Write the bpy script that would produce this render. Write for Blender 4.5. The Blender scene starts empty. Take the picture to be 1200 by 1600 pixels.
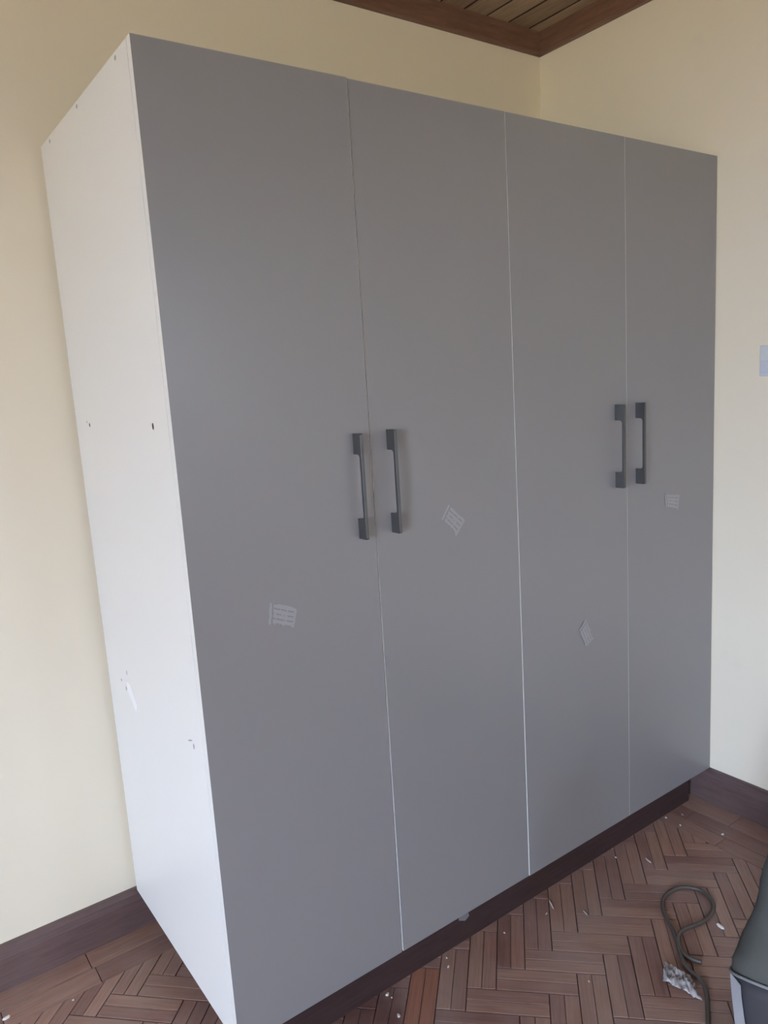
import bpy, bmesh, math, random
from mathutils import Vector, Matrix

random.seed(7)
SC = bpy.context.scene
COL = SC.collection

# ------------------------------------------------------------------ camera
CAM_POS = Vector((-0.5076, -1.3851, 1.5214))
CR = Vector((0.80938254, -0.58406794, -0.06135589))
CU = Vector((0.14856315, 0.10255064, 0.98357123))
CF = Vector((0.56818033, 0.80520060, -0.16977367))
FPX = 1187.467
cd = bpy.data.cameras.new('camera')
cam = bpy.data.objects.new('camera', cd)
COL.objects.link(cam)
m = Matrix.Identity(4)
for i in range(3):
    m[i][0], m[i][1], m[i][2], m[i][3] = CR[i], CU[i], -CF[i], CAM_POS[i]
cam.matrix_world = m
cd.sensor_fit = 'VERTICAL'
cd.sensor_height = 36.0
cd.lens = 36.0 * FPX / 1600.0
cd.clip_start = 0.02
SC.camera = cam

# ------------------------------------------------------------------ world (overcast sky) and exposure
W = bpy.data.worlds.new('World')
SC.world = W
W.use_nodes = True
wnt = W.node_tree
bg = wnt.nodes['Background']
bg.inputs[0].default_value = (0.81, 1.0, 1.30, 1)
# overcast sky: three times brighter at the zenith than at the horizon
wtc = wnt.nodes.new('ShaderNodeTexCoord')
wsp = wnt.nodes.new('ShaderNodeSeparateXYZ')
wnt.links.new(wtc.outputs['Generated'], wsp.inputs[0])
wmr = wnt.nodes.new('ShaderNodeMapRange')
SKY = 26.0
wmr.inputs[1].default_value, wmr.inputs[2].default_value = 0.0, 1.0
wmr.inputs[3].default_value, wmr.inputs[4].default_value = SKY, SKY * 3.0
wnt.links.new(wsp.outputs[2], wmr.inputs[0])
wnt.links.new(wmr.outputs[0], bg.inputs[1])

vs = SC.view_settings
vs.view_transform = 'Standard'
vs.look = 'None'
vs.gamma = 1.0
vs.use_curve_mapping = False
vs.exposure = 0.0
SC.cycles.use_denoising = True
SC.cycles.max_bounces = 12
SC.cycles.diffuse_bounces = 8
SC.cycles.sample_clamp_indirect = 8.0

# ------------------------------------------------------------------ room dimensions (metres, floor at z = 0)
XR, XL = 1.803, -4.00          # right / left wall faces
YB, YF = 0.712, -4.60          # wall behind the wardrobe / wall behind the viewer
ZC = 2.735                     # ceiling boards
BBT, BBH = 0.024, 0.116        # baseboard
# windows out of the frame: wall, start, end along the wall, sill, head
WINS = [('left', -3.70, -2.05, 0.50, 2.30), ('front', 0.95, 1.45, 1.55, 2.10)]  # small front window is added to brighten the doors and shade the handles


def portal(loc, rot, sx, sy):
    l = bpy.data.lights.new('window_portal', 'AREA')
    l.shape = 'RECTANGLE'
    l.size, l.size_y = sx, sy
    l.cycles.is_portal = True
    o = bpy.data.objects.new('window_portal', l)
    o.location = loc
    o.rotation_euler = rot
    COL.objects.link(o)


for wl, a0, a1, z0, z1 in WINS:
    ac, zc_ = (a0 + a1) / 2, (z0 + z1) / 2
    if wl == 'left':
        portal((XL - 0.14, ac, zc_), (0, -math.pi / 2, 0), z1 - z0, a1 - a0)
    elif wl == 'right':
        portal((XR + 0.14, ac, zc_), (0, math.pi / 2, 0), z1 - z0, a1 - a0)
    else:
        portal((ac, YF - 0.14, zc_), (math.pi / 2, 0, 0), a1 - a0, z1 - z0)


# ------------------------------------------------------------------ material helpers
def new_mat(name):
    mt = bpy.data.materials.new(name)
    mt.use_nodes = True
    nt = mt.node_tree
    return mt, nt, nt.nodes['Principled BSDF']


def nd(nt, typ, **kw):
    n = nt.nodes.new(typ)
    for k, v in kw.items():
        setattr(n, k, v)
    return n


def mathn(nt, op, a, b=None, clamp=False):
    n = nd(nt, 'ShaderNodeMath', operation=op)
    n.use_clamp = clamp
    for i, v in enumerate((a, b)):
        if v is None:
            continue
        if isinstance(v, (int, float)):
            n.inputs[i].default_value = v
        else:
            nt.links.new(v, n.inputs[i])
    return n.outputs[0]


def mixc(nt, fac, a, b, blend='MIX'):
    n = nd(nt, 'ShaderNodeMix', data_type='RGBA', blend_type=blend)
    for i, v in ((0, fac), (6, a), (7, b)):
        if isinstance(v, (int, float)):
            n.inputs[i].default_value = v
        elif isinstance(v, tuple):
            n.inputs[i].default_value = (*v, 1) if len(v) == 3 else v
        else:
            nt.links.new(v, n.inputs[i])
    return n.outputs[2]


def noise(nt, vec, scale, detail=3.0, rough=0.5):
    n = nd(nt, 'ShaderNodeTexNoise')
    n.inputs['Scale'].default_value = scale
    n.inputs['Detail'].default_value = detail
    n.inputs['Roughness'].default_value = rough
    if vec is not None:
        nt.links.new(vec, n.inputs['Vector'])
    return n.outputs['Fac']


def ramp(nt, fac, stops):
    n = nd(nt, 'ShaderNodeValToRGB')
    cr = n.color_ramp
    while len(cr.elements) < len(stops):
        cr.elements.new(0.5)
    for e, (p_, c) in zip(cr.elements, stops):
        e.position = p_
        e.color = (*c, 1) if len(c) == 3 else c
    nt.links.new(fac, n.inputs[0])
    return n.outputs[0]


def bump(nt, bsdf, h, strength, dist=0.001):
    b = nd(nt, 'ShaderNodeBump')
    b.inputs['Strength'].default_value = strength
    b.inputs['Distance'].default_value = dist
    nt.links.new(h, b.inputs['Height'])
    nt.links.new(b.outputs[0], bsdf.inputs['Normal'])


def simple(name, col, rough=0.5, metal=0.0, spec=0.5, var=0.04, vscale=12.0, bmp=0.0, bscale=200.0):
    mt, nt, b = new_mat(name)
    g = nd(nt, 'ShaderNodeNewGeometry').outputs['Position']
    f = noise(nt, g, vscale, 3)
    dk = tuple(c * (1 - var) for c in col)
    lt = tuple(min(1, c * (1 + var)) for c in col)
    nt.links.new(mixc(nt, f, dk, lt), b.inputs['Base Color'])
    b.inputs['Roughness'].default_value = rough
    b.inputs['Metallic'].default_value = metal
    b.inputs['Specular IOR Level'].default_value = spec
    if bmp:
        bump(nt, b, noise(nt, g, bscale, 2), bmp)
    return mt


def wood(name, dark, mid, light, rough=0.42, spec=0.4, patch=None, dust=0.0):
    """Plank wood: a colour for each plank, fine grain along the UV x axis."""
    mt, nt, b = new_mat(name)
    geo = nd(nt, 'ShaderNodeNewGeometry')
    oi = nd(nt, 'ShaderNodeObjectInfo')
    r = mathn(nt, 'FRACT', mathn(nt, 'ADD', geo.outputs['Random Per Island'], oi.outputs['Random']))
    uv = nd(nt, 'ShaderNodeUVMap', uv_map='UVMap').outputs[0]
    off = nd(nt, 'ShaderNodeVectorMath', operation='ADD')
    nt.links.new(uv, off.inputs[0])
    cmb = nd(nt, 'ShaderNodeCombineXYZ')
    nt.links.new(mathn(nt, 'MULTIPLY', r, 37.0), cmb.inputs[1])
    nt.links.new(mathn(nt, 'MULTIPLY', r, 11.0), cmb.inputs[2])
    nt.links.new(cmb.outputs[0], off.inputs[1])
    mp = nd(nt, 'ShaderNodeMapping')
    mp.inputs['Scale'].default_value = (9.0, 150.0, 1.0)
    nt.links.new(off.outputs[0], mp.inputs[0])
    grain = noise(nt, mp.outputs[0], 1.0, 5, 0.6)
    tone = ramp(nt, r, [(0.0, dark), (0.45, mid), (1.0, light)])
    gc = ramp(nt, grain, [(0.3, (0.72, 0.70, 0.68)), (0.7, (1.12, 1.1, 1.08))])
    colr = mixc(nt, 1.0, tone, gc, 'MULTIPLY')
    pos = geo.outputs['Position']
    if patch:
        # the old red polish still sits in this patch of the floor
        d = nd(nt, 'ShaderNodeVectorMath', operation='DISTANCE')
        nt.links.new(pos, d.inputs[0])
        d.inputs[1].default_value = patch[0]
        nn = noise(nt, pos, 9.0, 3)
        q = mathn(nt, 'ADD', d.outputs['Value'], mathn(nt, 'MULTIPLY', mathn(nt, 'SUBTRACT', nn, 0.5), 0.2))
        mr = nd(nt, 'ShaderNodeMapRange')
        mr.inputs[1].default_value, mr.inputs[2].default_value = patch[1], patch[1] * 0.75
        nt.links.new(q, mr.inputs[0])
        colr = mixc(nt, mr.outputs[0], colr, mixc(nt, 1.0, colr, patch[2], 'MULTIPLY'))
    if dust:
        dn = noise(nt, pos, 3.2, 5, 0.6)
        df = mathn(nt, 'MULTIPLY', ramp(nt, dn, [(0.38, (0, 0, 0)), (0.66, (1, 1, 1))]), dust)
        colr = mixc(nt, df, colr, (0.36, 0.285, 0.26))
    nt.links.new(colr, b.inputs['Base Color'])
    b.inputs['Specular IOR Level'].default_value = spec
    rr = nd(nt, 'ShaderNodeMapRange')
    rr.inputs[3].default_value, rr.inputs[4].default_value = rough - 0.08, rough + 0.14
    nt.links.new(noise(nt, pos, 5.0, 4), rr.inputs[0])
    nt.links.new(rr.outputs[0], b.inputs['Roughness'])
    bump(nt, b, grain, 0.12, 0.0006)
    return mt


def wall_paint(name, col, smudge=True):
    mt, nt, b = new_mat(name)
    pos = nd(nt, 'ShaderNodeNewGeometry').outputs['Position']
    c = mixc(nt, noise(nt, pos, 1.1, 3), tuple(x * 0.97 for x in col), tuple(min(1, x * 1.02) for x in col))
    if smudge:
        sm = ramp(nt, noise(nt, pos, 6.5, 5, 0.65), [(0.66, (0, 0, 0)), (0.80, (1, 1, 1))])
        c = mixc(nt, mathn(nt, 'MULTIPLY', sm, 0.10), c, tuple(x * 0.7 for x in col))
    nt.links.new(c, b.inputs['Base Color'])
    b.inputs['Roughness'].default_value = 0.6
    b.inputs['Specular IOR Level'].default_value = 0.25
    bump(nt, b, noise(nt, pos, 90.0, 4), 0.06, 0.001)
    return mt


M = {}
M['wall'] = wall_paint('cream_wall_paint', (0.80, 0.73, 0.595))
M['wall_lit'] = wall_paint('lit_cream_wall_paint', (0.89, 0.82, 0.685))  # same cream, lightened to stand in for light missing on the right wall
M['door'] = simple('grey_melamine', (0.235, 0.229, 0.240), 0.36, spec=0.8, var=0.02, vscale=3.0, bmp=0.02, bscale=900)
M['white'] = simple('white_melamine', (0.80, 0.80, 0.79), 0.38, var=0.015, vscale=4.0)
M['handle'] = simple('gunmetal', (0.125, 0.128, 0.132), 0.36, 0.7, var=0.05, vscale=40)
M['plinth'] = wood('plinth_wood', (0.040, 0.022, 0.023), (0.046, 0.026, 0.027), (0.052, 0.029, 0.030), 0.5)
M['parquet'] = wood('parquet_wood', (0.22, 0.112, 0.092), (0.30, 0.168, 0.136), (0.35, 0.205, 0.158), 0.36, 0.45,
                    patch=((0.24, -0.05, 0.0), 0.25, (0.40, 0.25, 0.29)), dust=0.45)
M['parquet_orange'] = wood('orange_parquet_wood', (0.30, 0.130, 0.085), (0.32, 0.140, 0.090), (0.34, 0.150, 0.098), 0.36, 0.45, dust=0.15)
M['subfloor'] = simple('dark_joint', (0.045, 0.022, 0.018), 0.8)
M['baseboard'] = wood('baseboard_wood', (0.105, 0.068, 0.070), (0.115, 0.074, 0.075), (0.125, 0.080, 0.080), 0.34, 0.5, dust=0.12)
M['cornice'] = wood('cornice_wood', (0.16, 0.082, 0.056), (0.18, 0.095, 0.066), (0.20, 0.11, 0.078), 0.4, 0.4)
M['ceilwood'] = wood('ceiling_wood', (0.28, 0.20, 0.14), (0.36, 0.265, 0.185), (0.42, 0.32, 0.225), 0.45, 0.4)
M['plate'] = simple('switch_plastic', (0.66, 0.70, 0.74), 0.3)
M['rocker'] = simple('switch_rocker_plastic', (0.60, 0.64, 0.76), 0.28)
M['hole'] = simple('dark_hole', (0.03, 0.03, 0.03), 0.9)
M['scuff'] = simple('grey_scuff', (0.42, 0.43, 0.45), 0.8)
M['residue'] = simple('grey_residue', (0.17, 0.165, 0.175), 0.7)
M['tape'] = simple('white_tape', (0.92, 0.92, 0.95), 0.3)
M['frame'] = simple('white_window_paint', (0.78, 0.78, 0.76), 0.4)
M['yard'] = simple('bare_soil', (0.24, 0.18, 0.09), 0.9, var=0.12, vscale=1.5)
M['chip'] = simple('white_chip', (0.62, 0.57, 0.54), 0.7)
M['chipb'] = simple('bright_chip', (0.85, 0.83, 0.80), 0.5)
M['cable'] = simple('dark_cable', (0.085, 0.069, 0.059), 0.5)
M['bag'] = simple('bag_fabric', (0.10, 0.105, 0.098), 0.8, spec=0.3, var=0.18, vscale=14, bmp=0.35, bscale=500)
M['bagbase'] = simple('bag_base_fabric', (0.062, 0.060, 0.070), 0.6, spec=0.4, var=0.18, vscale=14, bmp=0.3, bscale=500)
M['piping'] = simple('bag_piping', (0.27, 0.28, 0.29), 0.5)
M['strap'] = simple('pale_webbing', (0.40, 0.40, 0.43), 0.7, bmp=0.3, bscale=700)


def film_mat():
    mt, nt, b = new_mat('clear_film')
    pos = nd(nt, 'ShaderNodeNewGeometry').outputs['Position']
    b.inputs['Base Color'].default_value = (0.75, 0.73, 0.76, 1)
    b.inputs['Roughness'].default_value = 0.12
    b.inputs['Specular IOR Level'].default_value = 0.8
    b.inputs['Alpha'].default_value = 0.52
    bump(nt, b, noise(nt, pos, 120.0, 3), 0.5, 0.002)
    return mt


M['film'] = film_mat()


def sticker_mat(name, lines):
    """White film label, worn, with rows of faded print."""
    mt, nt, b = new_mat(name)
    uv = nd(nt, 'ShaderNodeUVMap', uv_map='UVMap').outputs[0]
    sp = nd(nt, 'ShaderNodeSeparateXYZ')
    nt.links.new(uv, sp.inputs[0])
    x, y = sp.outputs[0], sp.outputs[1]
    row = mathn(nt, 'FRACT', mathn(nt, 'MULTIPLY', y, lines))
    inrow = mathn(nt, 'LESS_THAN', row, 0.30)
    mp = nd(nt, 'ShaderNodeMapping')
    mp.inputs['Scale'].default_value = (7.0, lines, 1.0)
    nt.links.new(uv, mp.inputs[0])
    wob = noise(nt, mp.outputs[0], 1.6, 2)
    brk = mathn(nt, 'GREATER_THAN', wob, 0.45)
    mx = mathn(nt, 'MULTIPLY', mathn(nt, 'GREATER_THAN', x, 0.10), mathn(nt, 'LESS_THAN', x, 0.92))
    ink = mathn(nt, 'MULTIPLY', mathn(nt, 'MULTIPLY', inrow, brk), mx)
    bar = mathn(nt, 'MULTIPLY', mathn(nt, 'GREATER_THAN', x, 0.09), mathn(nt, 'LESS_THAN', x, 0.14))
    ink = mathn(nt, 'MAXIMUM', ink, bar)
    nt.links.new(mixc(nt, ink, (0.325, 0.322, 0.345), (0.225, 0.222, 0.235)), b.inputs['Base Color'])
    b.inputs['Roughness'].default_value = 0.35
    return mt


M['sticker'] = sticker_mat('label_print', 4.0)


# ------------------------------------------------------------------ mesh helpers
class MB:
    def __init__(s):
        s.v, s.f, s.mi, s.uv = [], [], [], []

    def face(s, idx, mi=0, uv=None):
        s.f.append(idx)
        s.mi.append(mi)
        s.uv.append(uv or [(0, 0)] * len(idx))

    def box(s, x0, x1, y0, y1, z0, z1, mi=0):
        """Axis box with UVs that run along its longest side."""
        n = len(s.v)
        s.v += [(x, y, z) for z in (z0, z1) for y in (y0, y1) for x in (x0, x1)]
        dims = (x1 - x0, y1 - y0, z1 - z0)
        L = dims.index(max(dims))
        for q in ((0, 2, 3, 1), (4, 5, 7, 6), (0, 1, 5, 4), (2, 6, 7, 3), (0, 4, 6, 2), (1, 3, 7, 5)):
            uv = []
            for i in q:
                p_ = s.v[n + i]
                o = [p_[k] for k in range(3) if k != L]
                uv.append((p_[L], o[0] + o[1]))
            s.face([n + i for i in q], mi, uv)

    def prism(s, poly, z0, z1, ch=0.0, ax=(1, 0), mi=0):
        """Polygon (xy, counter-clockwise) raised from z0 to z1 with a chamfered top; ax gives the grain."""
        k = len(poly)
        cx = sum(p_[0] for p_ in poly) / k
        cy = sum(p_[1] for p_ in poly) / k
        n = len(s.v)
        uvof = lambda p_: (p_[0] * ax[0] + p_[1] * ax[1], -p_[0] * ax[1] + p_[1] * ax[0])
        rings = [[(x, y, z0) for x, y in poly]]
        if ch:
            ins = inset(poly, ch)
            rings += [[(x, y, z1 - ch) for x, y in poly], [(x, y, z1) for x, y in ins]]
        else:
            rings += [[(x, y, z1) for x, y in poly]]
        for r in rings:
            s.v += r
        for j in range(len(rings) - 1):
            for i in range(k):
                q = [n + j * k + i, n + j * k + (i + 1) % k, n + (j + 1) * k + (i + 1) % k, n + (j + 1) * k + i]
                s.face(q, mi, [uvof(s.v[a]) for a in q])
        t = n + (len(rings) - 1) * k
        q = [t + i for i in range(k)]
        s.face(q, mi, [uvof(s.v[a]) for a in q])

    def tube(s, pts, r, seg=8, mi=0, closed=False):
        n = len(s.v)
        P = [Vector(p_) for p_ in pts]
        k = len(P)
        for i, p_ in enumerate(P):
            a = P[i - 1] if (i or closed) else P[i]
            c = P[(i + 1) % k] if (i < k - 1 or closed) else P[i]
            t = (c - a).normalized()
            up = Vector((0, 0, 1)) if abs(t.z) < 0.9 else Vector((1, 0, 0))
            sx = t.cross(up).normalized()
            sy = sx.cross(t)
            rr = r[i] if isinstance(r, (list, tuple)) else r
            for j in range(seg):
                an = 2 * math.pi * j / seg
                s.v.append(tuple(p_ + sx * math.cos(an) * rr + sy * math.sin(an) * rr))
        for i in range(k if closed else k - 1):
            for j in range(seg):
                a, b_ = n + i * seg, n + ((i + 1) % k) * seg
                s.face([a + j, a + (j + 1) % seg, b_ + (j + 1) % seg, b_ + j], mi)
        if not closed:
            s.face([n + j for j in range(seg)][::-1], mi)
            s.face([n + (k - 1) * seg + j for j in range(seg)], mi)

    def mesh(s, name, mats):
        me = bpy.data.meshes.new(name)
        me.from_pydata(s.v, [], s.f)
        for mt in (mats if isinstance(mats, (list, tuple)) else [mats]):
            me.materials.append(mt)
        ul = me.uv_layers.new(name='UVMap')
        li = 0
        for pi, pl in enumerate(me.polygons):
            pl.material_index = s.mi[pi]
            for c in s.uv[pi]:
                ul.data[li].uv = c
                li += 1
        bm = bmesh.new()
        bm.from_mesh(me)
        bmesh.ops.recalc_face_normals(bm, faces=bm.faces)
        bm.to_mesh(me)
        bm.free()
        me.update()
        return me

    def build(s, name, mats, parent=None, loc=None, rot=None, smooth=False, bevel=0.0, seg=2):
        me = s.mesh(name, mats)
        if smooth:
            for pl in me.polygons:
                pl.use_smooth = True
        return link(name, me, parent, loc, rot, bevel, seg)


def link(name, me, parent=None, loc=None, rot=None, bevel=0.0, seg=2):
    o = bpy.data.objects.new(name, me)
    COL.objects.link(o)
    if parent:
        o.parent = parent
    if loc:
        o.location = loc
    if rot:
        o.rotation_euler = rot
    if bevel:
        bv = o.modifiers.new('bevel', 'BEVEL')
        bv.width = bevel
        bv.segments = seg
        bv.limit_method = 'ANGLE'
    return o


def inset(poly, d):
    k = len(poly)
    out = []
    for i in range(k):
        a, b_, c = Vector(poly[i - 1]), Vector(poly[i]), Vector(poly[(i + 1) % k])
        e1, e2 = (b_ - a).normalized(), (c - b_).normalized()
        n1, n2 = Vector((-e1.y, e1.x)), Vector((-e2.y, e2.x))
        bi = n1 + n2
        den = max(0.3, 1 + n1.dot(n2))
        p_ = b_ + bi * (d / den)
        out.append((p_.x, p_.y))
    return out


def clip(poly, x0, x1, y0, y1):
    for ax, v, sg in ((0, x0, 1), (0, x1, -1), (1, y0, 1), (1, y1, -1)):
        out = []
        for i in range(len(poly)):
            a, b_ = poly[i - 1], poly[i]
            da, db = (a[ax] - v) * sg, (b_[ax] - v) * sg
            if (da >= 0) != (db >= 0):
                t = da / (da - db)
                out.append((a[0] + (b_[0] - a[0]) * t, a[1] + (b_[1] - a[1]) * t))
            if db >= 0:
                out.append(b_)
        poly = out
        if len(poly) < 3:
            return []
    # drop doubled corners
    res = []
    for p_ in poly:
        if not res or (abs(p_[0] - res[-1][0]) + abs(p_[1] - res[-1][1])) > 1e-4:
            res.append(p_)
    if len(res) > 2 and abs(res[0][0] - res[-1][0]) + abs(res[0][1] - res[-1][1]) < 1e-4:
        res.pop()
    return res if len(res) > 2 else []


def area(p_):
    return 0.5 * sum(p_[i - 1][0] * p_[i][1] - p_[i][0] * p_[i - 1][1] for i in range(len(p_)))


def tag(o, label=None, cat=None, group=None, kind=None):
    for k, v in (('label', label), ('category', cat), ('group', group), ('kind', kind)):
        if v:
            o[k] = v
    return o


def empty(name, loc):
    o = bpy.data.objects.new(name, None)
    o.empty_display_size = 0.1
    o.location = loc
    COL.objects.link(o)
    return o


def struct(o, label=None, cat=None):
    return tag(o, label, cat, None, 'structure')


# ================================================================== THE SETTING
# ground outside the windows
g = MB()
g.box(-45, 45, -45, 45, -0.20, -0.15)
struct(g.build('ground', M['yard']), 'bare brown soil yard outside the house', 'ground')

# floor slab (dark joints show between the parquet strips)
g = MB()
g.box(XL, XR, YF, YB, -0.06, -0.004)
floor = struct(g.build('floor', M['subfloor']), 'worn red-brown herringbone parquet floor', 'floor')

# --- parquet: double-strip herringbone laid at 45 degrees, with a straight border along the walls
PL, PW = 0.203, 0.073
OX, OY = 1.0402, -0.1352
S2 = math.sqrt(0.5)
FX0, FX1, FY0, FY1 = XL + 0.22, 1.563, YF + 0.22, 0.545
GAP, MID = 0.0011, 0.0006
strips = []            # (polygon, grain axis, full?, centre, angle)


def to_world(a, b_):
    return (OX + (a + b_) * S2, OY + (b_ - a) * S2)


for row in range(-5, 25):
    sa, sb = row * PL, -row * PL
    for k in range(-56, 12):
        for o_ in (0, 1):
            for h in (0, 1):
                if o_ == 0:
                    a0, a1 = k * PW + sa, k * PW + PL + sa
                    b0 = k * PW + h * PW / 2 + sb
                    b1 = b0 + PW / 2
                    lo, hi = (GAP, MID) if h == 0 else (MID, GAP)
                    q = (a0 + GAP, a1 - GAP, b0 + lo, b1 - hi)
                    ax = (S2, -S2)
                else:
                    a0 = PL + k * PW + h * PW / 2 + sa
                    a1 = a0 + PW / 2
                    b1 = (k + 1) * PW + sb
                    b0 = b1 - PL
                    lo, hi = (GAP, MID) if h == 0 else (MID, GAP)
                    q = (a0 + lo, a1 - hi, b0 + GAP, b1 - GAP)
                    ax = (S2, S2)
                poly = [to_world(q[0], q[2]), to_world(q[1], q[2]), to_world(q[1], q[3]), to_world(q[0], q[3])]
                cl = clip(poly, FX0, FX1, FY0, FY1)
                if len(cl) < 3:
                    continue
                if area(cl) < 0:
                    cl.reverse()
                if area(cl) < 0.00012:
                    continue
                full = abs(area(cl) - abs(area(poly))) < 1e-7
                c = (sum(p_[0] for p_ in cl) / len(cl), sum(p_[1] for p_ in cl) / len(cl))
                strips.append((cl, ax, full, c, o_))


def border(x0, x1, y0, y1, along, step, phase):
    lo, hi = (x0, x1) if along == 'x' else (y0, y1)
    t = lo + phase
    cuts = [lo]
    while t < hi - 0.05:
        if t > lo + 0.02:
            cuts.append(t)
        t += step
    cuts.append(hi)
    for a, b_ in zip(cuts, cuts[1:]):
        q = (a + GAP, b_ - GAP, y0 + GAP, y1 - GAP) if along == 'x' else (x0 + GAP, x1 - GAP, a + GAP, b_ - GAP)
        poly = [(q[0], q[2]), (q[1], q[2]), (q[1], q[3]), (q[0], q[3])]
        strips.append((poly, (1, 0) if along == 'x' else (0, 1), False, ((q[0] + q[1]) / 2, (q[2] + q[3]) / 2), 2))


bx1 = XR - 0.02
border(XL + 0.02, bx1, 0.615, YB - 0.015, 'x', 0.46, 0.14)
border(XL + 0.02, bx1, FY1, 0.615, 'x', 0.235, 0.068)
border(1.692, bx1, FY0, FY1, 'y', 0.46, 0.11)
border(1.625, 1.692, FY0, FY1, 'y', 0.30, 0.17)
border(FX1, 1.625, FY0, FY1, 'y', 0.30, 0.02)
for i in range(3):
    border(XL + 0.02 + i * 0.0667, XL + 0.02 + (i + 1) * 0.0667, FY0, FY1, 'y', 0.4, 0.1 * i + 0.1)
    border(XL + 0.02, bx1, YF + 0.02 + i * 0.0667, YF + 0.02 + (i + 1) * 0.0667, 'x', 0.4, 0.13 * i + 0.1)


def show_rank(c):
    d = Vector((c[0], c[1], 0)) - CAM_POS
    z = d.dot(CF)
    if z < 0.1:
        return 99 + d.length
    x, y = d.dot(CR) / z, d.dot(CU) / z
    inside = abs(x) < 0.56 and abs(y) < 0.74
    under = c[0] > 0.07 and c[1] > 0.10
    return d.length + (0 if inside else 20) + (40 if under else 0)


strips.sort(key=lambda s_: show_rank(s_[3]))
fm = {}
for o_ in (0,):
    b_ = MB()
    hw = PW / 4 - (GAP + MID) / 2
    hl = PL / 2 - GAP
    b_.prism([(-hl, -hw), (hl, -hw), (hl, hw), (-hl, hw)], -0.004, 0.0, 0.0009)
    fm[0] = b_.mesh('parquet_strip', M['parquet'])
rest = MB()
for i, (poly, ax, full, c, o_) in enumerate(strips):
    dz = random.uniform(-0.0007, 0.0)
    if i < 300:
        if full:
            link('parquet_strip', fm[0], floor, (c[0], c[1], dz), (0, 0, -math.pi / 4 if o_ == 0 else math.pi / 4))
        else:
            b_ = MB()
            b_.prism([(x - c[0], y - c[1]) for x, y in poly], -0.004, 0.0, 0.0009, ax)
            b_.build('parquet_strip', M['parquet'], floor, (c[0], c[1], dz))
        if o_ == 1 and 0.453 < c[0] - c[1] < 0.556 and -0.16 < c[1] < 0.05:      # two less worn, more orange strips by the plinth
            so = COL.objects[-1]
            so.material_slots[0].link = 'OBJECT'
            so.material_slots[0].material = M['parquet_orange']
            so['label'] = 'brighter orange-brown parquet strip by the plinth'
    else:
        rest.prism(poly, -0.004, dz, 0.0009, ax)
tag(rest.build('parquet_field', M['parquet'], floor), kind='stuff')

# --- walls
TH = 0.15
g = MB()
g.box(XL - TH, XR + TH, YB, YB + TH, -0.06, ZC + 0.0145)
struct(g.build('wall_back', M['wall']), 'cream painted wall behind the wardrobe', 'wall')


def wall_open(name, wl, lo, hi, label, mat='wall'):
    """A wall along 'left', 'right' or 'front' with its window openings left free."""
    g = MB()

    def slab(a0, a1, z0, z1):
        if a1 - a0 < 1e-4:
            return
        if wl == 'left':
            g.box(XL - TH, XL, a0, a1, z0, z1)
        elif wl == 'right':
            g.box(XR, XR + TH, a0, a1, z0, z1)
        else:
            g.box(a0, a1, YF - TH, YF, z0, z1)
    t = lo
    for w_, a0, a1, z0, z1 in sorted(WINS):
        if w_ != wl:
            continue
        slab(t, a0, -0.06, ZC + 0.0145)
        slab(a0, a1, -0.06, z0)
        slab(a0, a1, z1, ZC + 0.0145)
        t = a1
    slab(t, hi, -0.06, ZC + 0.0145)
    return struct(g.build(name, M[mat]), label, 'wall')


wall_open('wall_right', 'right', YF, YB, 'cream painted wall with a light switch', 'wall_lit')
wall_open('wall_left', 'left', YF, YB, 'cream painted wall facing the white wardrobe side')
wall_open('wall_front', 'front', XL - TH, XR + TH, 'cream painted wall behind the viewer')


# --- windows (open casement frames)
def window(name, wx, wz, place):
    root = empty(name, (0, 0, 0))
    struct(root, 'unseen white framed window letting in daylight', 'window')
    t = 0.045
    for (a0, a1, b0, b1, nm) in ((0, t, 0, wz, 'frame_post'), (wx - t, wx, 0, wz, 'frame_post'), (t, wx - t, 0, t, 'frame_rail'),
                                 (t, wx - t, wz - t, wz, 'frame_rail'), (wx / 2 - t / 2, wx / 2 + t / 2, t, wz - t, 'mullion')):
        b = MB()
        if place[0] == 'x':
            b.box(place[1] - 0.09, place[1] - 0.04, place[2] + a0, place[2] + a1, place[3] + b0, place[3] + b1)
        else:
            b.box(place[2] + a0, place[2] + a1, place[1] - 0.09, place[1] - 0.04, place[3] + b0, place[3] + b1)
        b.build(nm, M['frame'], root)
    return root


for i, (wl, a0, a1, z0, z1) in enumerate(WINS):
    place = {'left': ('x', XL, a0, z0), 'right': ('x', XR + 0.13, a0, z0), 'front': ('y', YF, a0, z0)}[wl]
    window('window_%d' % (i + 1), a1 - a0, z1 - z0, place)

# --- ceiling: varnished boards running towards the wardrobe wall
g = MB()
g.box(XL - TH, XR + TH, YF - TH, YB + TH, ZC + 0.0145, ZC + 0.16)
ceiling = struct(g.build('ceiling', M['subfloor']), 'dark varnished wooden board ceiling', 'ceiling')
PITCH = 0.104
b_ = MB()
yl = (YB - YF)
HB = PITCH / 2 - 0.0042
prof = [(-HB, 0.014), (-HB, 0.0015), (-HB + 0.0015, 0.0), (HB - 0.0015, 0.0), (HB, 0.0015), (HB, 0.014)]
n = len(prof)
b_.v = [(x, yy, z) for yy in (0, yl) for x, z in prof]
for i in range(n):
    q = [i, (i + 1) % n, n + (i + 1) % n, n + i]
    b_.face(q, 1 if i in (0, 4) else 0, [(b_.v[a][1], b_.v[a][0]) for a in q])
b_.face(list(range(n))[::-1], 0)
b_.face(list(range(n, 2 * n)), 0)
bm_ = b_.mesh('ceiling_board', [M['ceilwood'], M['subfloor']])
x = 1.727 + PITCH / 2
while x > XL - 0.02:
    link('ceiling_board', bm_, ceiling, (x, YF, ZC))
    x -= PITCH

# --- cornice and baseboards (profile swept along each wall)


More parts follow.
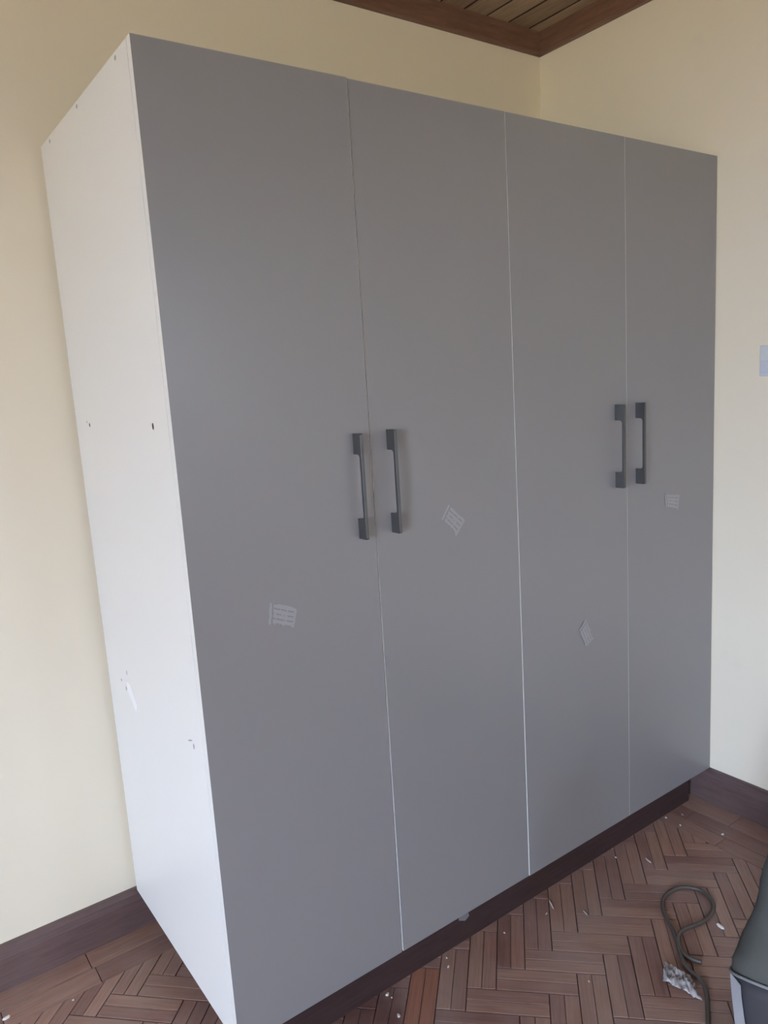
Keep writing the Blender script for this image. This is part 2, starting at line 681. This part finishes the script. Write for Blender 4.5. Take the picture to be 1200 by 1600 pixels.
def sweep(name, prof, p0, p1, inward, mat, label, cat):
    """prof: (distance from wall, height) outline; p0,p1: wall line ends; inward: unit vector into the room."""
    b = MB()
    k = len(prof)
    for p_ in (p0, p1):
        b.v += [(p_[0] + inward[0] * d, p_[1] + inward[1] * d, z) for d, z in prof]
    L = math.dist(p0, p1)
    for i in range(k):
        q = [i, (i + 1) % k, k + (i + 1) % k, k + i]
        b.face(q, 0, [(0, i * 0.03), (0, i * 0.03 + 0.03), (L, i * 0.03 + 0.03), (L, i * 0.03)])
    b.face(list(range(k)), 0)
    b.face(list(range(k, 2 * k)), 0)
    return struct(b.build(name, mat), label, cat)


ZCB = 2.661
cprof = [(0, ZCB), (0.020, ZCB), (0.024, ZCB + 0.004), (0.024, ZC), (0, ZC)]
bprof = [(0, 0), (0.028, 0), (0.026, 0.03), (0.023, 0.085), (0.018, 0.104), (0.010, 0.114), (0, BBH)]
sweep('trim_1', cprof, (XL, YB), (XR, YB), (0, -1), M['cornice'], 'dark red-brown ceiling cornice above the wardrobe', 'cornice')
sweep('trim_2', cprof, (XR, YF), (XR, YB), (-1, 0), M['cornice'], 'dark red-brown ceiling cornice on the switch wall', 'cornice')
sweep('trim_3', cprof, (XL, YF), (XL, YB), (1, 0), M['cornice'], 'dark red-brown ceiling cornice on the window wall', 'cornice')
sweep('trim_4', cprof, (XL, YF), (XR, YF), (0, 1), M['cornice'], 'dark red-brown ceiling cornice behind the viewer', 'cornice')
sweep('baseboard_back', bprof, (XL, YB), (XR, YB), (0, -1), M['baseboard'], 'dark red-brown baseboard behind the wardrobe', 'baseboard')
sweep('baseboard_right', bprof, (XR, YF), (XR, YB), (-1, 0), M['baseboard'], 'dark red-brown baseboard on the switch wall', 'baseboard')
sweep('baseboard_left', bprof, (XL, YF), (XL, YB), (1, 0), M['baseboard'], 'dark red-brown baseboard on the window wall', 'baseboard')
sweep('baseboard_front', bprof, (XL, YF), (XR, YF), (0, 1), M['baseboard'], 'dark red-brown baseboard behind the viewer', 'baseboard')

# ================================================================== THE WARDROBE
Z0, Z1 = 0.12, 2.1337
WX = 1.795
D = 0.687
ward = tag(empty('wardrobe', (0.9, 0.35, 0)), 'tall grey four-door wardrobe with white sides and dark bar handles', 'wardrobe')
wo = Vector((-0.9, -0.35, 0))


def part(b, name, mat, parent=ward, **kw):
    o = b.build(name, mat, parent, **kw)
    if parent is ward:
        o.location = wo
    return o


T = 0.018
CY = 0.0205            # front edge of the carcass, behind the doors
b = MB(); b.box(0, T, CY, D, Z0, Z1)
side_l = part(b, 'side_panel', M['white'], bevel=0.0005)
b = MB(); b.box(WX - T, WX, CY, D, Z0, Z1)
part(b, 'side_panel', M['white'], bevel=0.0005)
b = MB(); b.box(T, WX - T, CY, D, Z1 - T, Z1)
part(b, 'top_panel', M['white'])
b = MB(); b.box(T, WX - T, CY, D, Z0, Z0 + T)
part(b, 'bottom_panel', M['white'])
b = MB(); b.box(T, WX - T, D - 0.006, D, Z0 + T, Z1 - T)
part(b, 'back_panel', M['white'])
b = MB(); b.box(0.893 - T / 2, 0.893 + T / 2, CY + 0.02, D - 0.006, Z0 + T, Z1 - T)
part(b, 'partition', M['white'])
b = MB()
b.box(0.05, 1.735, 0.042, 0.060, 0.0, Z0)
b.box(0.05, 0.068, 0.060, 0.62, 0.0, Z0)
b.box(1.717, 1.735, 0.060, 0.62, 0.0, Z0)
plinth = part(b, 'plinth', M['plinth'])
plinth['label'] = 'dark red-brown plinth set back under the doors'


def door(xa, xb, yo=(0, 0, 0, 0), lbl=None):
    """yo: small forward (negative) offsets of the corners bottom-left, bottom-right, top-left, top-right."""
    b = MB()
    NZ = 8
    for i in range(NZ + 1):
        t = i / NZ
        z = Z0 + (Z1 - Z0) * t
        yl_, yr_ = yo[0] * (1 - t) + yo[2] * t, yo[1] * (1 - t) + yo[3] * t
        b.v += [(xa, yl_, z), (xb, yr_, z), (xb, yr_ + T, z), (xa, yl_ + T, z)]
    for i in range(NZ):
        a, c = i * 4, i * 4 + 4
        for j in range(4):
            b.face([a + j, a + (j + 1) % 4, c + (j + 1) % 4, c + j], 0 if j in (0, 2) else 1)
    b.face([3, 2, 1, 0], 1)
    k = NZ * 4
    b.face([k, k + 1, k + 2, k + 3], 1)
    o = part(b, 'door', [M['door'], M['white']])
    o['label'] = lbl
    return o


d1 = door(0.0, 0.4410, (0, 0, 0, -0.0042), 'grey door next to the white side panel')
d2 = door(0.4455, 0.8918, (0, 0, 0, 0), 'grey door left of the middle seam')
d3 = door(0.8942, 1.3458, (-0.0012, 0, 0.0008, 0), 'grey door right of the middle seam')
d4 = door(1.3470, WX, (0.0002, 0, 0.0, 0), 'grey door next to the wall')


def handle(parent, xc, zb, zt):
    d_, b_, ft, r = 0.031, 0.0078, 0.045, 0.008
    L = zt - zb
    outl = [(0, 0), (d_ - 0.003, 0), (d_ - 0.0009, 0.0009), (d_, 0.003), (d_, L - 0.003), (d_ - 0.0009, L - 0.0009), (d_ - 0.003, L), (0, L), (0, L - ft)]
    for i in range(5):
        a = math.pi / 2 * i / 4
        outl.append((d_ - b_ - r + r * math.sin(a), L - ft - r + r * math.cos(a)))
    for i in range(5):
        a = math.pi / 2 * i / 4
        outl.append((d_ - b_ - r + r * math.cos(a), ft + r - r * math.sin(a)))
    outl.append((0, ft))
    k = len(outl)
    b = MB()
    hw = 0.0036
    for x_ in (-hw, hw):
        b.v += [(xc + x_, -y_ - 0.0002, zb + z_) for y_, z_ in outl]
    for i in range(k):
        b.face([i, (i + 1) % k, k + (i + 1) % k, k + i])
    # two side faces, split into feet and bar so that no concave polygon remains
    feet_hi = [5, 6, 7, 8] + list(range(9, 14))
    for s_ in (0, 1):
        o_ = s_ * k
        hi = [8, 9, 10, 11, 12, 13, 4, 5, 6, 7]
        lo = [14, 15, 16, 17, 18, 19, 0, 1, 2, 3]
        mid = [13, 14, 3, 4]
        for fc in (hi, lo, mid):
            b.face([o_ + i for i in fc])
    o = b.build('handle', M['handle'], parent, bevel=0.0006, seg=2)
    o['label'] = 'dark gunmetal bar handle'
    return o


HZ0, HZ1 = 1.1795, 1.4130
handle(d1, 0.4010, HZ0 + 0.001, HZ1)
handle(d2, 0.4920, HZ0, HZ1 + 0.001)
handle(d3, 1.2960, HZ0 - 0.003, HZ1 + 0.002)
handle(d4, 1.3900, HZ0 - 0.003, HZ1 + 0.001)


def sticker(parent, corners, yoff=-0.0004):
    """corners: (x, z) from top left clockwise, in the door's plane."""
    b = MB()
    n_ = 6
    c = [Vector((x_, 0, z_)) for x_, z_ in corners]
    for j in range(n_ + 1):
        for i in range(n_ + 1):
            u, v = i / n_, j / n_
            p_ = c[3] * (1 - u) * (1 - v) + c[2] * u * (1 - v) + c[1] * u * v + c[0] * (1 - u) * v
            e = 0.0016
            jx = random.uniform(-e, e) if i in (0, n_) or j in (0, n_) else 0
            b.v.append((p_.x + jx, yoff - random.uniform(0, 0.0005), p_.z + jx))
    for j in range(n_):
        for i in range(n_):
            a = j * (n_ + 1) + i
            q = [a, a + 1, a + n_ + 2, a + n_ + 1]
            b.face(q, 0, [((w_ % (n_ + 1)) / n_, (w_ // (n_ + 1)) / n_) for w_ in q])
    o = b.build('label_sticker', M['sticker'], parent)
    o['label'] = 'faded white printed label stuck on the door'
    return o


zz = 0.12
sticker(d1, [(0.166, 0.964 + zz), (0.227, 0.938 + zz), (0.217, 0.898 + zz), (0.160, 0.921 + zz)], -0.0014)
sticker(d2, [(0.659, 1.098 + zz), (0.712, 1.054 + zz), (0.681, 1.018 + zz), (0.637, 1.067 + zz)])
sticker(d3, [(1.152, 0.695 + zz), (1.182, 0.628 + zz), (1.148, 0.612 + zz), (1.121, 0.668 + zz)], -0.0018)
sticker(d4, [(1.528, 1.004 + zz), (1.605, 0.993 + zz), (1.598, 0.946 + zz), (1.535, 0.965 + zz)], -0.0012)


def flat_x(parent, name, mat, pts, off=-0.0004, label=None):
    b = MB()
    b.v = [(off, y_, z_) for y_, z_ in pts] + [(off + 0.0003, y_, z_) for y_, z_ in pts]
    k = len(pts)
    b.face(list(range(k)))
    b.face(list(range(k, 2 * k))[::-1])
    for i in range(k):
        b.face([i, (i + 1) % k, k + (i + 1) % k, k + i])
    o = b.build(name, mat, parent)
    if label:
        o['label'] = label
    return o


def disc(cy, cz, ry, rz, tilt=0.0, k=10):
    out = []
    for i in range(k):
        a = 2 * math.pi * i / k
        u, v = ry * math.cos(a), rz * math.sin(a)
        out.append((cy + u * math.cos(tilt) - v * math.sin(tilt), cz + u * math.sin(tilt) + v * math.cos(tilt)))
    return out


for cy, cz, ry, rz in ((0.563, 1.459, 0.0045, 0.005), (0.584, 1.466, 0.003, 0.003), (0.104, 1.461, 0.0045, 0.007),
                       (0.084, 2.1235, 0.005, 0.0045), (0.352, 2.1235, 0.005, 0.0045), (0.597, 2.122, 0.005, 0.0045)):
    flat_x(side_l, 'screw_hole', M['hole'] if cz < 1.5 and rz > 0.0045 else M['scuff'], disc(cy, cz, ry, rz))
for cy, cz, ry, rz, tl in ((0.074, 0.795, 0.004, 0.007, 0.2), (0.092, 0.802, 0.014, 0.002, -0.35), (0.510, 0.832, 0.003, 0.006, 0),
                           (0.567, 0.796, 0.004, 0.004, 0), (0.532, 0.783, 0.004, 0.006, 0)):
    flat_x(side_l, 'scuff_mark', M['scuff'], disc(cy, cz, ry, rz, tl))
flat_x(side_l, 'tape_scrap', M['tape'], [(0.520, 0.808), (0.490, 0.806), (0.451, 0.762), (0.466, 0.738), (0.520, 0.782)], -0.0007,
       'small white scrap of tape')
# chip of pale paint on the plinth
b = MB()
b.v = [(0.665, 0.0415, 0.082), (0.695, 0.0415, 0.084), (0.700, 0.0415, 0.066), (0.685, 0.0415, 0.058), (0.662, 0.0415, 0.070)]
b.v += [(x_, 0.0419, z_) for x_, y_, z_ in b.v]
b.face([0, 1, 2, 3, 4]); b.face([9, 8, 7, 6, 5])
for i in range(5):
    b.face([i, (i + 1) % 5, 5 + (i + 1) % 5, 5 + i])
b.build('tape_residue', M['residue'], plinth)

# ================================================================== SMALL THINGS
# light switch on the right wall
sw = tag(empty('light_switch', (XR, -0.190, 1.51)), 'pale blue-grey light switch plate on the cream wall', 'switch')
b = MB(); b.box(-0.009, 0, -0.044, 0.044, -0.046, 0.046)
plate = b.build('plate', M['plate'], sw, bevel=0.003, seg=3)
for yy in (-0.021, 0.021):
    b = MB(); b.box(-0.013, -0.008, yy - 0.018, yy + 0.018, -0.038, 0.000)
    b.build('rocker', M['rocker'], sw, bevel=0.0012)

# cable coiled in a loop on the floor
def catmull(pts, closed=False, n_=8):
    out = []
    k = len(pts)
    P = [Vector(p_) for p_ in pts]
    rng = k if closed else k - 1
    for i in range(rng):
        g_ = lambda j: P[j % k] if closed else P[max(0, min(k - 1, j))]
        a, b1, c, d_ = g_(i - 1), g_(i), g_(i + 1), g_(i + 2)
        for j in range(n_):
            t = j / n_
            out.append(0.5 * ((2 * b1) + (c - a) * t + (2 * a - 5 * b1 + 4 * c - d_) * t * t + (3 * b1 - a - 3 * c + d_) * t ** 3))
    if not closed:
        out.append(P[-1])
    return out


R = 0.0055
path = [(0.840, -0.585, R), (0.895, -0.548, R), (0.940, -0.518, R), (1.000, -0.478, R), (1.030, -0.448, R), (1.042, -0.405, R), (1.060, -0.372, R), (1.125, -0.305, R), (1.175, -0.240, R), (1.230, -0.205, R), (1.300, -0.210, R),
        (1.333, -0.258, R), (1.300, -0.315, R), (1.229, -0.331, R), (1.128, -0.322, R * 2.8), (1.085, -0.352, R), (1.078, -0.385, R), (1.088, -0.410, R)]
b = MB()
b.tube(catmull(path), R, 8)
tag(b.build('cable', M['cable'], smooth=True), 'dark cable lying in a loop on the parquet', 'cable')

# crumpled clear film
b = MB()
NX, NY = 16, 9
rnd = random.Random(5)
hh = [[rnd.random() for _ in range(NX + 1)] for _ in range(NY + 1)]
quad = [Vector((1.022, -0.345)), Vector((1.027, -0.412)), Vector((0.982, -0.474)), Vector((0.962, -0.382))]   # far, right, near, left
for j in range(NY + 1):
    for i in range(NX + 1):
        u, v = i / NX, j / NY
        p_ = quad[3] * (1 - u) * (1 - v) + quad[2] * u * (1 - v) + quad[1] * u * v + quad[0] * (1 - u) * v
        edge = 0.3 if i in (0, NX) or j in (0, NY) else 1
        b.v.append((p_.x + (rnd.random() - 0.5) * 0.008, p_.y + (rnd.random() - 0.5) * 0.008, 0.0012 + 0.016 * edge * hh[j][i] ** 2.0))
for j in range(NY):
    for i in range(NX):
        a = j * (NX + 1) + i
        b.face([a, a + 1, a + NX + 2, a + NX + 1])
film = tag(b.build('plastic_wrapper', M['film'], smooth=True), 'crumpled clear plastic wrapper beside the cable', 'wrapper')
sm = film.modifiers.new('thick', 'SOLIDIFY')
sm.thickness = 0.0004

# crumbs and splinters left from the fitting
chips = [  # x, y, length, width, angle, label
    (-0.379, 0.581, 0.022, 0.009, 0.07, 'bright white plaster crumb on the floor by the left baseboard'),
    (0.406, 0.026, 0.011, 0.008, 0.2, 'white plaster crumb lying at the foot of the plinth'),
    (0.389, -0.044, 0.012, 0.008, 1.0, 'white plaster crumb on the dark red strips near the bottom edge'),
    (0.965, -0.014, 0.044, 0.005, -2.06, 'long pale wood splinter on the parquet below the third door'),
    (1.012, -0.098, 0.027, 0.003, -1.87, 'thin white splinter between crossing parquet strips below the third door'),
    (1.342, -0.072, 0.031, 0.005, -1.82, 'short white splinter on the parquet below the fourth door'),
    (1.245, -0.368, 0.025, 0.010, -1.75, 'shiny white scrap on the parquet beside the cable loop'),
    (0.823, -0.266, 0.009, 0.006, 0.9, '*tiny white crumb on the parquet left of the plastic wrapper'),
    (-0.230, 0.531, 0.008, 0.006, 0.1, '*tiny white crumb on the floor beside the white wardrobe side'),
    (0.600, 0.024, 0.009, 0.006, 1.1, '*tiny white crumb against the plinth below the second door'),
    (0.583, -0.002, 0.014, 0.006, 0.5, '*small white flake just in front of the crumb below the second door'),
    (0.782, -0.008, 0.009, 0.006, 1.4, '*tiny white crumb below the right edge of the second door'),
    (0.927, -0.030, 0.015, 0.004, 0.2, '*thin white flake beside the long pale splinter'),
    (1.281, 0.004, 0.010, 0.006, 1.9, '*tiny white crumb near the plinth below the right edge of the third door'),
    (1.583, 0.030, 0.010, 0.008, 0.4, '*tiny crumb touching the plinth below the door next to the wall'),
    (1.640, 0.005, 0.016, 0.004, 1.2, '*narrow pale flake on the border strips close to the room corner'),
    (1.579, -0.027, 0.012, 0.009, 0.6, '*round pale crumb a little before the plinth near the room corner'),
    (1.635, -0.144, 0.014, 0.009, 2.6, '*pale crumb on the border strips along the switch wall'),
    (0.409, 0.012, 0.007, 0.005, 0.3, '*smallest white crumb right below the one at the plinth foot')]
for cx, cy, ln, wd, an, lb in chips:
    tiny = lb[0] == '*'
    if tiny:
        ln, wd = ln * 0.75, wd * 0.75
    b = MB()
    k = 7
    pts = []
    for i in range(k):
        a = 2 * math.pi * i / k
        rr = random.uniform(0.75, 1.1)
        pts.append((ln / 2 * rr * math.cos(a), wd / 2 * rr * math.sin(a)))
    b.prism(pts, 0, min(wd * 0.6, 0.004), min(wd * 0.2, 0.001))
    o = b.build('splinter' if ln > 0.026 else 'plaster_crumb', M['chipb'] if 0.02 < ln < 0.026 else M['chip'], None, (cx, cy, 0.0002), (0, 0, an))
    tag(o, lb.lstrip('*'), 'splinter' if ln > 0.026 else 'crumb', 'tiny crumbs scattered on the parquet' if tiny else None)

# dark bag standing at the right, partly out of the frame
bag = tag(empty('bag', (1.1, -0.75, 0)), 'dark grey fabric bag with pale piping standing on the parquet', 'bag')
VD = Vector((0.930, 0.3674))      # depth direction of the bag
LD = Vector((-0.3674, 0.930))     # its width direction
SC0 = -0.005


def bag_ring(z, half, dep, tilt=0.0, sc=SC0, k=40, pw=2.8):
    out = []
    for i in range(k):
        a = 2 * math.pi * i / k
        c, s_ = math.cos(a), math.sin(a)
        rr = (abs(c) ** pw + abs(s_) ** pw) ** (-1 / pw)
        w = 0.006 * math.sin(3 * a + z * 25) * math.sin(z * 18 + 1.3 * math.sin(2 * a)) if z > 0.12 else 0.002 * math.sin(5 * a)
        u, v = c * rr * (half + w), s_ * rr * (dep + w)
        p_ = LD * (u + sc) + VD * v
        out.append((p_.x, p_.y, z - tilt * v))
    return out


def bag_loft(levels, name, mat, parent):
    b = MB()
    k = 40
    for lv in levels:
        b.v += bag_ring(*lv)
    for j in range(len(levels) - 1):
        for i in range(k):
            b.face([j * k + i, j * k + (i + 1) % k, (j + 1) * k + (i + 1) % k, (j + 1) * k + i])
    b.face(list(range(k))[::-1])
    b.face(list(range((len(levels) - 1) * k, len(levels) * k)))
    return b.build(name, mat, parent, smooth=True)


def hw_at(z):
    tab = [(0.0, 0.228), (0.06, 0.240), (0.104, 0.242), (0.149, 0.236), (0.244, 0.207), (0.315, 0.191), (0.40, 0.179), (0.47, 0.168), (0.53, 0.145), (0.56, 0.10)]
    for (a, wa), (c, wc) in zip(tab, tab[1:]):
        if z <= c:
            return wa + (wc - wa) * (z - a) / (c - a)
    return tab[-1][1]


bag_loft([(z, hw_at(z), 0.125 if z > 0.02 else 0.115, 0.66 * (z / 0.108) ** 1.3) for z in (0.001, 0.012, 0.03, 0.06, 0.085, 0.108)], 'base_panel', M['bagbase'], bag)
bag_loft([(z, hw_at(z) + (-0.004 if z < 0.12 else 0), 0.122 - 0.10 * max(0, z - 0.2), 0.66 * max(0.0, 1 - (z - 0.104) / 0.28)) for z in (0.104, 0.12, 0.149, 0.18, 0.21, 0.244, 0.28, 0.315, 0.36, 0.40, 0.44, 0.47, 0.50, 0.53, 0.55, 0.56)],
         'body', M['bag'], bag)
b = MB()
b.tube([Vector(p_) for p_ in bag_ring(0.108, hw_at(0.108) + 0.001, 0.127, 0.66)], 0.0035, 8, closed=True)
b.build('piping', M['piping'], bag, smooth=True)
# zip on the top and two carry handles
b = MB()
for sgn in (-1, 1):
    pts = []
    for i in range(13):
        t = i / 12
        u = -0.09 + 0.18 * t
        z = 0.53 + 0.09 * math.sin(math.pi * t)
        p_ = LD * (u + SC0) + VD * (sgn * 0.06)
        pts.append((p_.x, p_.y, z))
    b.tube(pts, 0.008, 8)
b.build('carry_handle', M['bagbase'], bag, smooth=True)
# pale strap hanging down over the base
b = MB()


def bag_front(s_):
    return -0.127 * max(0.0, 1 - (abs(s_ - SC0) / 0.245) ** 2.8) ** (1 / 2.8)


sp = [(0.216, 0.150), (0.214, 0.125), (0.210, 0.098), (0.204, 0.060), (0.200, 0.025), (0.198, 0.003)]
for (s_, z) in sp:
    for dw in (-0.013, 0.013):
        for dt in (-0.006, -0.003):
            p_ = LD * (s_ + dw) + VD * (bag_front(s_ + dw) + dt)
            b.v.append((p_.x, p_.y, z))
for j in range(len(sp) - 1):
    a = j * 4
    for q in ((0, 2, 6, 4), (1, 5, 7, 3), (0, 4, 5, 1), (2, 3, 7, 6)):
        b.face([a + i for i in q])
b.face([0, 1, 3, 2])
e_ = (len(sp) - 1) * 4
b.face([e_, e_ + 2, e_ + 3, e_ + 1])
b.build('strap', M['strap'], bag)['label'] = 'pale grey webbing strap'
